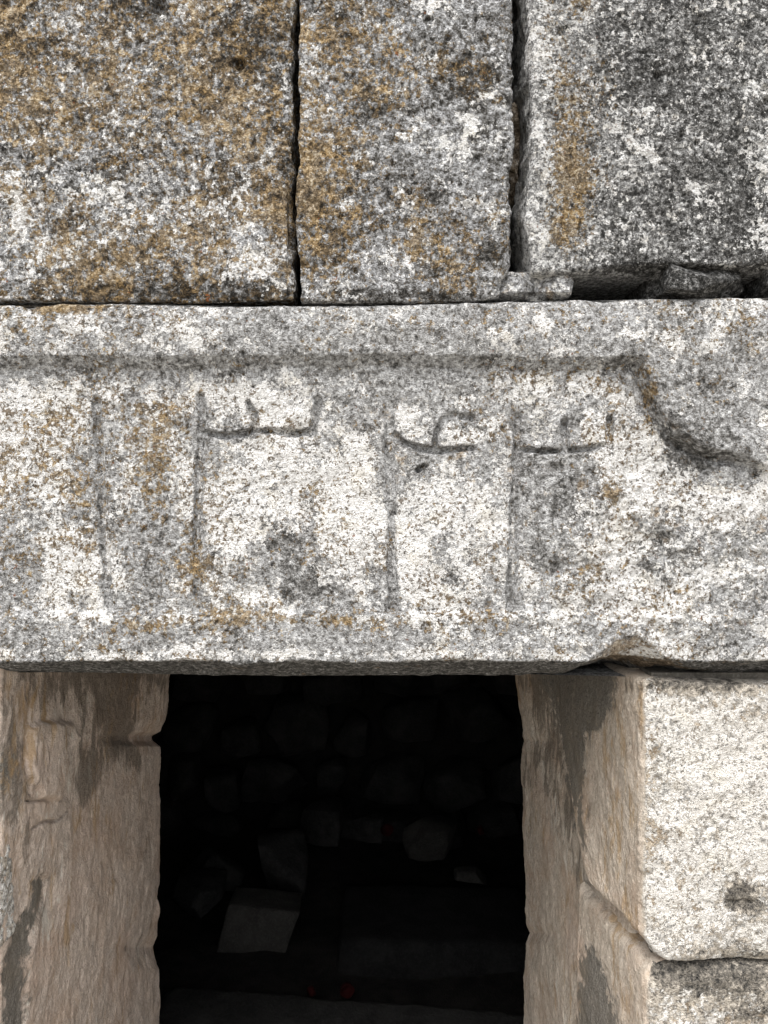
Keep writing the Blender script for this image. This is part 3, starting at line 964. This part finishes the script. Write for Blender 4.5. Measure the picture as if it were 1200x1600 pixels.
def jr_attr(P, N, F, dt, db):
    u, v = cam_uv(P)
    n, n2 = fbm(P, .12, 3, 631), fbm(P, .05, 3, 633, .5, (1, 1, .4))
    wu, wv = u + 5 * fbm(P, .05, 3, 641), v + 8 * fbm(P, .05, 3, 643)
    sm = np.minimum(poly_sdf(wu, wv, [(850, 1050), (860, 1100), (874, 1180), (886, 1260), (896, 1300), (906, 1290), (905, 1230), (930, 1150), (966, 1110), (968, 1050)]),
                    poly_sdf(wu, wv, [(912, 1480), (932, 1476), (940, 1500), (952, 1530), (964, 1570), (966, 1650), (896, 1650), (902, 1560), (906, 1510)]))
    tan = 1.0 * (1 - sstep(-26, 20, sm))
    dark = 0.20 + 0.12 * n + 0.10 * n2 + 1.35 * blobs(wu, wv, [(845, 1090, 14, 50, .35), (860, 1170, 14, 60, .35), (830, 1190, 16, 30, .3), (880, 1240, 14, 50, .3), (850, 1060, 60, 20, .25), (925, 1410, 8, 30, .35), (905, 1350, 10, 50, .2), (815, 1240, 10, 30, .15)])
    white = 0.26 + 0.14 * n2 + blobs(wu, wv, [(820, 1150, 12, 40, .22), (865, 1290, 10, 40, .22), (850, 1200, 8, 50, .18), (885, 1360, 8, 40, .2), (930, 1450, 14, 30, .14)])
    ochre = 0.22 + 0.12 * n + blobs(wu, wv, [(820, 1090, 12, 30, .2)])
    return {'ochre': ochre, 'dark': dark, 'white': white, 'tan': tan}


# inner slab: door side faces -x, so the outline runs counter-clockwise from its back corner to the front
solid('jamb_stone', [(RX0 + .014, .10, .010, .05), (1.20, .10, .02, .05), (1.20, YB, .02, .03), (RX1, YB, .016, lambda x, y: .0024)],
      jbot, jtop, JZ, M_REVR, jr_disp, jr_attr, jr, rtop=.01, rbot=.01, warp=jamb_warp(JR_EDGE, -1))

# big pale corner block: front face, and a flank that runs back to the slanting seam
def block_disp(seed, amp=1.0):
    def f(P, N, F, dt, db):
        front = F == 0
        flank = (F == 3)
        rocky = 0.006 * fbm(P, 0.11, 3, seed) + 0.0050 * fbm(P, .030, 4, seed + 3, .66)
        rocky = rocky - 0.005 * sstep(.5, .95, fbm(P, .022, 2, seed + 13))
        tool = 0.004 * fbm(P, .11, 3, seed) + 0.0024 * strokes(P, seed + 17) + .001 * fbm(P, .008, 2, seed + 19)
        d = np.where(flank, tool, rocky * amp)
        d = d - 0.020 * sstep(.2, .9, fbm(P, .05, 4, seed + 9, .6)) * np.exp(-np.minimum(dt, db) / .015)
        return d
    return f


def seam_warp(y0):
    def w(x, y, z):
        # shear the back of the block along the seam: y of the seam found from where it crosses the flank
        v = 800 - 1000 * (z - CAMH) * CAMD / (CAMD + 0.25)
        us = YSEAM(v)
        ys = np.clip(CAMD * (368.0 / (us - 600) - 1), 0.06, 0.6)
        return x, np.where(y > 0.02, 0.02 + (y - 0.02) * (ys - 0.02) / (y0 - 0.02), y), z
    return w


def pale_extra(a, u, v, P, N, n, n2):
    fr = sstep(0.3, 0.9, -N[1])          # front face weathers, the flank stays warm
    a['dark'] = a['dark'] + fr * blobs(u, v, [(1160, 1405, 28, 22, .60), (1185, 1420, 30, 30, .35), (1100, 1074, 110, 14, .50), (1030, 1090, 16, 40, .2), (1150, 1500, 80, 18, .26), (1060, 1372, 10, 8, .3), (1095, 1280, 26, 8, .1), (1180, 1480, 30, 20, .2), (1130, 1440, 50, 30, .1)])
    a['white'] = a['white'] - fr * blobs(u, v, [(1160, 1405, 28, 22, .3), (1100, 1074, 110, 14, .25), (1150, 1500, 80, 18, .15)])
    a['ochre'] = a['ochre'] + fr * blobs(u, v, [(1105, 1105, 24, 20, .16), (1140, 1090, 24, 18, .15)])
    a['tan'] = a['tan'] - fr * blobs(u, v, [(1165, 1408, 40, 34, .4), (1100, 1074, 140, 18, .3), (1150, 1500, 90, 24, .3)])
    a['tan'] = a['tan'] + fr * blobs(u, v, [(1018, 1200, 14, 220, .22), (1105, 1110, 30, 26, .2), (1090, 1370, 50, 70, .12), (1160, 1150, 40, 30, .05), (1120, 1240, 70, 60, -.2)])
    a['white'] = a['white'] + fr * (.08 + blobs(u, v, [(1120, 1220, 70, 80, .12)]))


def flank_attr(P, N, F, dt, db):
    u, v = cam_uv(P)
    n, n2 = fbm(P, .12, 3, 661), fbm(P, .05, 3, 663, .5, (1, 1, .4))
    wu, wv = u + 5 * fbm(P, .05, 3, 641), v + 8 * fbm(P, .05, 3, 643)
    sm = poly_sdf(wu, wv, [(850, 1050), (860, 1100), (874, 1180), (886, 1260), (896, 1300), (906, 1290), (905, 1230), (930, 1160), (958, 1130), (968, 1110), (968, 1050)])
    sm = np.minimum(sm, poly_sdf(wu, wv, [(912, 1480), (932, 1476), (940, 1500), (952, 1530), (964, 1570), (966, 1650), (896, 1650), (902, 1560), (906, 1510)]))
    return {'tan': 1.0 * (1 - sstep(-26, 20, sm)), 'dark': .16 + .12 * n + .08 * n2 + blobs(wu, wv, [(985, 1070, 20, 16, .3), (975, 1150, 20, 60, .12), (915, 1280, 12, 60, .25)]),
            'white': .22 + .12 * n2, 'ochre': .28 + .14 * n + blobs(wu, wv, [(960, 1300, 20, 140, .22), (985, 1440, 30, 40, .2)])}


def split_material(o, mat2, test):
    """second material on the faces whose centre passes the test"""
    me = o.data
    me.materials.append(mat2)
    n = len(me.polygons)
    c = np.empty(n * 3, f32)
    me.polygons.foreach_get('center', c)
    nn = np.empty(n * 3, f32)
    me.polygons.foreach_get('normal', nn)
    mi = test(c.reshape(-1, 3), nn.reshape(-1, 3)).astype(np.int32)
    me.polygons.foreach_set('material_index', mi)


FLY = 0.40


def corner_block(v0pts, v1pts, ux, seed, zstep, rt, rb, extra, xb, yb=FLY, warp=True, top_r=.014):
    sa = side_attr(seed, extra)

    def at(P, N, F, dt, db):
        A, B = sa(P, N, F, dt, db), flank_attr(P, N, F, dt, db)
        k = sstep(0.55, 0.80, -N[0] + 0.10 * fbm(P, .03, 3, seed + 77))
        return {q: A[q] * (1 - k) + B[q] * k for q in A} | {'flank': k}
    return solid('corner_stone', [(X(ux), .010, .016, lambda x, y: .0018 if x < X(1290) else .03), (1.22, .010, .02, .05), (1.22, yb, .02, .05), (xb, yb, .014, lambda x, y: .0024)],
                 lv(v1pts), lv(v0pts), zstep, None, block_disp(seed), at, jr, rtop=rt, rbot=rb, warp=seam_warp(yb) if warp else None)


# corner stones weather outside and keep their warm tooled face inside: both recipes in one material, blended along the arris
def corner_material():
    m = M_SIDE.copy()
    m.name = 'corner_limestone'
    src = M_REVR.node_tree
    t = m.node_tree
    mp = {}
    for n in src.nodes:
        if n.type == 'OUTPUT_MATERIAL': continue
        k = t.nodes.new(n.bl_idname)
        mp[n.name] = k
        for pr in n.bl_rna.properties:
            if not pr.is_readonly and pr.identifier not in ('name', 'parent', 'location', 'select', 'label', 'width', 'height'):
                try: setattr(k, pr.identifier, getattr(n, pr.identifier))
                except Exception: pass
        for a, b in zip(n.inputs, k.inputs):
            try: b.default_value = a.default_value
            except Exception: pass
    for l in src.links:
        if l.to_node.type == 'OUTPUT_MATERIAL': continue
        a, b = mp[l.from_node.name], mp[l.to_node.name]
        si = list(l.from_node.outputs).index(l.from_socket)
        di = list(l.to_node.inputs).index(l.to_socket)
        t.links.new(a.outputs[si], b.inputs[di])
    prs = [n for n in t.nodes if n.type == 'BSDF_PRINCIPLED']
    out = [n for n in t.nodes if n.type == 'OUTPUT_MATERIAL'][0]
    first = out.inputs[0].links[0].from_node
    second = [p for p in prs if p != first][0]
    mx = t.nodes.new('ShaderNodeMixShader')
    at = t.nodes.new('ShaderNodeAttribute')
    at.attribute_name = 'flank'
    t.links.new(at.outputs['Fac'], mx.inputs[0])
    t.links.new(first.outputs[0], mx.inputs[1])
    t.links.new(second.outputs[0], mx.inputs[2])
    t.links.new(mx.outputs[0], out.inputs[0])
    return m


M_CORNER = corner_material()
o = corner_block([(900, 1066), (1010, 1064), (1060, 1068), (1130, 1070), (1300, 1072), (1900, 1070)],
                 [(900, 1480), (1004, 1478), (1012, 1486), (1028, 1500), (1050, 1508), (1100, 1511), (1200, 1512), (1900, 1512)],
                 1006, 701, 0.0020, .010, .020, pale_extra, .368)
o.data.materials[0] = M_CORNER


def low_extra(a, u, v, P, N, n, n2):
    fr = sstep(0.3, 0.9, -N[1])
    a['dark'] = a['dark'] + fr * (.22 + blobs(u, v, [(1100, 1528, 140, 20, .55), (1140, 1550, 60, 20, .2), (1180, 1590, 50, 30, .2), (1060, 1560, 30, 12, .1)]))
    a['tan'] = a['tan'] - fr * blobs(u, v, [(1100, 1526, 200, 26, .35), (1150, 1560, 60, 24, .25)])
    a['white'] = a['white'] - fr * blobs(u, v, [(1120, 1526, 140, 18, .2)])


o = corner_block([(900, 1508), (1004, 1508), (1014, 1520), (1030, 1516), (1060, 1518), (1200, 1517), (1900, 1518)],
                 [(900, 1790), (1900, 1790)], 1012, 731, 0.0028, .030, .014, low_extra, .370, yb=.30, warp=False)
o.data.materials[0] = M_CORNER
o = corner_block([(900, 1798), (1900, 1798)], [(900, 1700 + 300), (1900, 1700 + 300)], 1000, 761, 0.012, .02, .02, None, .380, yb=.30, warp=False)
o.data.materials[0] = M_CORNER
boxes('mortar_joint', [(X(1032), 1.19, .045, .40, -.2, Z(1060))], M_MORT, jr)

# ------------------------------------------------------------------ the chamber behind
cham = empty('chamber_wall', (0, 2.75, -0.2), 'dim rubble masonry wall at the back of the dark chamber', 'wall')
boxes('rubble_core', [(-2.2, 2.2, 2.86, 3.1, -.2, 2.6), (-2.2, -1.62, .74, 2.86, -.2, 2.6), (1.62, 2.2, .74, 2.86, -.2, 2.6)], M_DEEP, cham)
rs = random.Random(11)
z = -0.16
row = 0
while z < 2.0:
    h = rs.uniform(.17, .27)
    x = -1.6 + rs.uniform(-.1, 0)
    while x < 1.55:
        w = rs.uniform(.20, .42)
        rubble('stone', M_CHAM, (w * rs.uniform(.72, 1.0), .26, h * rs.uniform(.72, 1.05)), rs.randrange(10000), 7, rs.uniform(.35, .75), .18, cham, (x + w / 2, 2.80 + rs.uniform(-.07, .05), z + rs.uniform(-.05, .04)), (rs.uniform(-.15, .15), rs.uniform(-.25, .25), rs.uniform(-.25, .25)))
        x += w
    z += h
    row += 1
roof = tag(boxes('chamber_roof', [(-2.2, 2.2, .74, 3.1, 2.10, 2.5)], M_DEEP), kind='structure')
inner = empty('inner_lintel', (0, .58, 1.27), 'dark rough inner lintel stone behind the carved one', 'lintel')
boxes('rough_beam', [(-1.22, 1.22, .41, .74, 1.275, 1.925)], M_DEEP, inner)
fl = sheet('chamber_floor', -1.65, 1.65, .9, 2.9, -0.10, 90, 60, M_SOIL, .05, .5, 17)
tag(fl, kind='structure')

sl = solid('threshold_slab', [(-.70, .13, .03, .02), (.50, .13, .03, .02), (.52, 1.16, .05, .02), (-.70, 1.32, .05, .02)],
           lambda x, y: np.full_like(x, -.19), lambda x, y: -0.005 + 0 * x, .012, M_SLAB,
           lambda P, N, F, dt, db: .012 * fbm(P, .2, 3, 801), lambda P, N, F, dt, db: {'dark': 0 * P[0]}, None, rtop=.03, rbot=.02)
tag(sl, 'worn grey threshold slab between the door jambs', 'threshold')


def at(u, v, y):
    k = (CAMD + y) / CAMD / 1000
    return (u - 600) * k, CAMH - (v - 800) * k


def fallen(name, u0, u1, v0, v1, y, depth, seed, mat, label, cat='stone', group=None, rot=(0, 0, 0), boxy=.75, rough=.10, cuts=5, k=10):
    xa, zb = at(u0, v1, y)
    xb, zt = at(u1, v0, y)
    o = rubble(name, mat, (xb - xa, depth, zt - zb), seed, k, boxy, rough, None, ((xa + xb) / 2, y + depth / 2, zb), rot, cuts=cuts)
    return tag(o, label, cat, group)


# the pale four-sided block
def hewn(name, corners, y, depth, mat, label, seed):
    pts = [at(u, v, y) for u, v in corners]
    cx = sum(p[0] for p in pts) / 4
    zb = min(p[1] for p in pts)
    V0, Q = cube_sphere(12)
    s, t = (V0[:, 0] + 1) / 2, (V0[:, 2] + 1) / 2
    bl, br, tr, tl = [np.array(p) for p in pts]
    q = (bl[None] * (1 - s)[:, None] + br[None] * s[:, None]) * (1 - t)[:, None] + (tl[None] * (1 - s)[:, None] + tr[None] * s[:, None]) * t[:, None]
    yy = (V0[:, 1] + 1) / 2 * depth + t * .05
    p = np.stack([q[:, 0] - cx, yy, q[:, 1] - zb], -1)
    c = p.mean(0)
    L = np.abs(V0)
    rnd = np.clip(np.sort(L, 1)[:, 1] - .8, 0, 1) * .25
    p = p - (p - c) * rnd[:, None] * .4
    n = fbm((p[:, 0], p[:, 1], p[:, 2] + seed), .12, 4, seed)
    p = p + (p - c) / (np.linalg.norm(p - c, axis=1, keepdims=True)) * n[:, None] * .010
    o = mesh_obj(name, p, Q, mat)
    o.location = (cx, y, zb)
    return tag(o, label, 'stone')


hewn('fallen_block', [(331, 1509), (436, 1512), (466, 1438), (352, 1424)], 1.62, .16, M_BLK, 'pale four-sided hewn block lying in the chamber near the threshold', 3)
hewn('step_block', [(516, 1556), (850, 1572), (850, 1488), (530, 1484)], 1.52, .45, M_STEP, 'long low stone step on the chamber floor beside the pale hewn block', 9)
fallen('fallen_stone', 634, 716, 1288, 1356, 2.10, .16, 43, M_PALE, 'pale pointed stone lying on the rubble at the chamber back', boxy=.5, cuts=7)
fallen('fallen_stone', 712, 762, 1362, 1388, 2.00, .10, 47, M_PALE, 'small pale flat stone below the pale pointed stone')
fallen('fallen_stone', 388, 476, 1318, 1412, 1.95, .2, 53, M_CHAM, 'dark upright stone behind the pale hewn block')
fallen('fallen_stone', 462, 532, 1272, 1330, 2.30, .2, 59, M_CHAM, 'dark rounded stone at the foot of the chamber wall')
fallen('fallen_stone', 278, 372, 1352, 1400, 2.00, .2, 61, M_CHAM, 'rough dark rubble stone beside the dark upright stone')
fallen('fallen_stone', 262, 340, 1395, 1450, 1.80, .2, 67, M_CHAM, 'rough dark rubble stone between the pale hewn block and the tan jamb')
fallen('fallen_stone', 545, 600, 1282, 1322, 2.35, .16, 71, M_CHAM, 'dark flat stone beside the small red scraps at the chamber back')


def cup(u, v, y, r, rot, label):
    nseg = 14
    prof = [(0, 0), (.8, 0), (1, .25), (1, 1.1), (.86, 1.15), (.84, .3), (0, .25)]
    vs_ = []
    for (rr, hh) in prof:
        for k in range(nseg):
            a = 2 * math.pi * k / nseg
            q = 1 + .12 * math.sin(2 * a + 1) * hh
            vs_.append((rr * r * math.cos(a) * q, rr * r * math.sin(a), hh * r))
    qs = [[i * nseg + k, i * nseg + (k + 1) % nseg, (i + 1) * nseg + (k + 1) % nseg, (i + 1) * nseg + k] for i in range(len(prof) - 1) for k in range(nseg)]
    p = np.array(vs_)
    from mathutils import Euler
    p = p @ np.array(Euler(rot).to_matrix()).T
    p[:, 2] -= p[:, 2].min()
    o = mesh_obj('red_scrap', p, np.array(qs), M_RED)
    xx, zz = at(u, v, y)
    o.location = (xx, y, zz)
    tag(o, label, 'scrap', 'red scraps in the chamber')


cup(602, 1304, 2.30, .026, (1.3, 0, .4), 'small dull red scrap beside the dark flat stone at the chamber back')
cup(747, 1304, 2.30, .020, (1.2, 0, 1.4), 'small dull red scrap behind the pale pointed stone')
cup(541, 1554, 1.36, .022, (1.4, 0, .2), 'small dull red scrap by the threshold slab in front of the step')
cup(482, 1559, 1.33, .016, (1.4, 0, 2.2), 'tiny dull red scrap at the edge of the threshold slab')
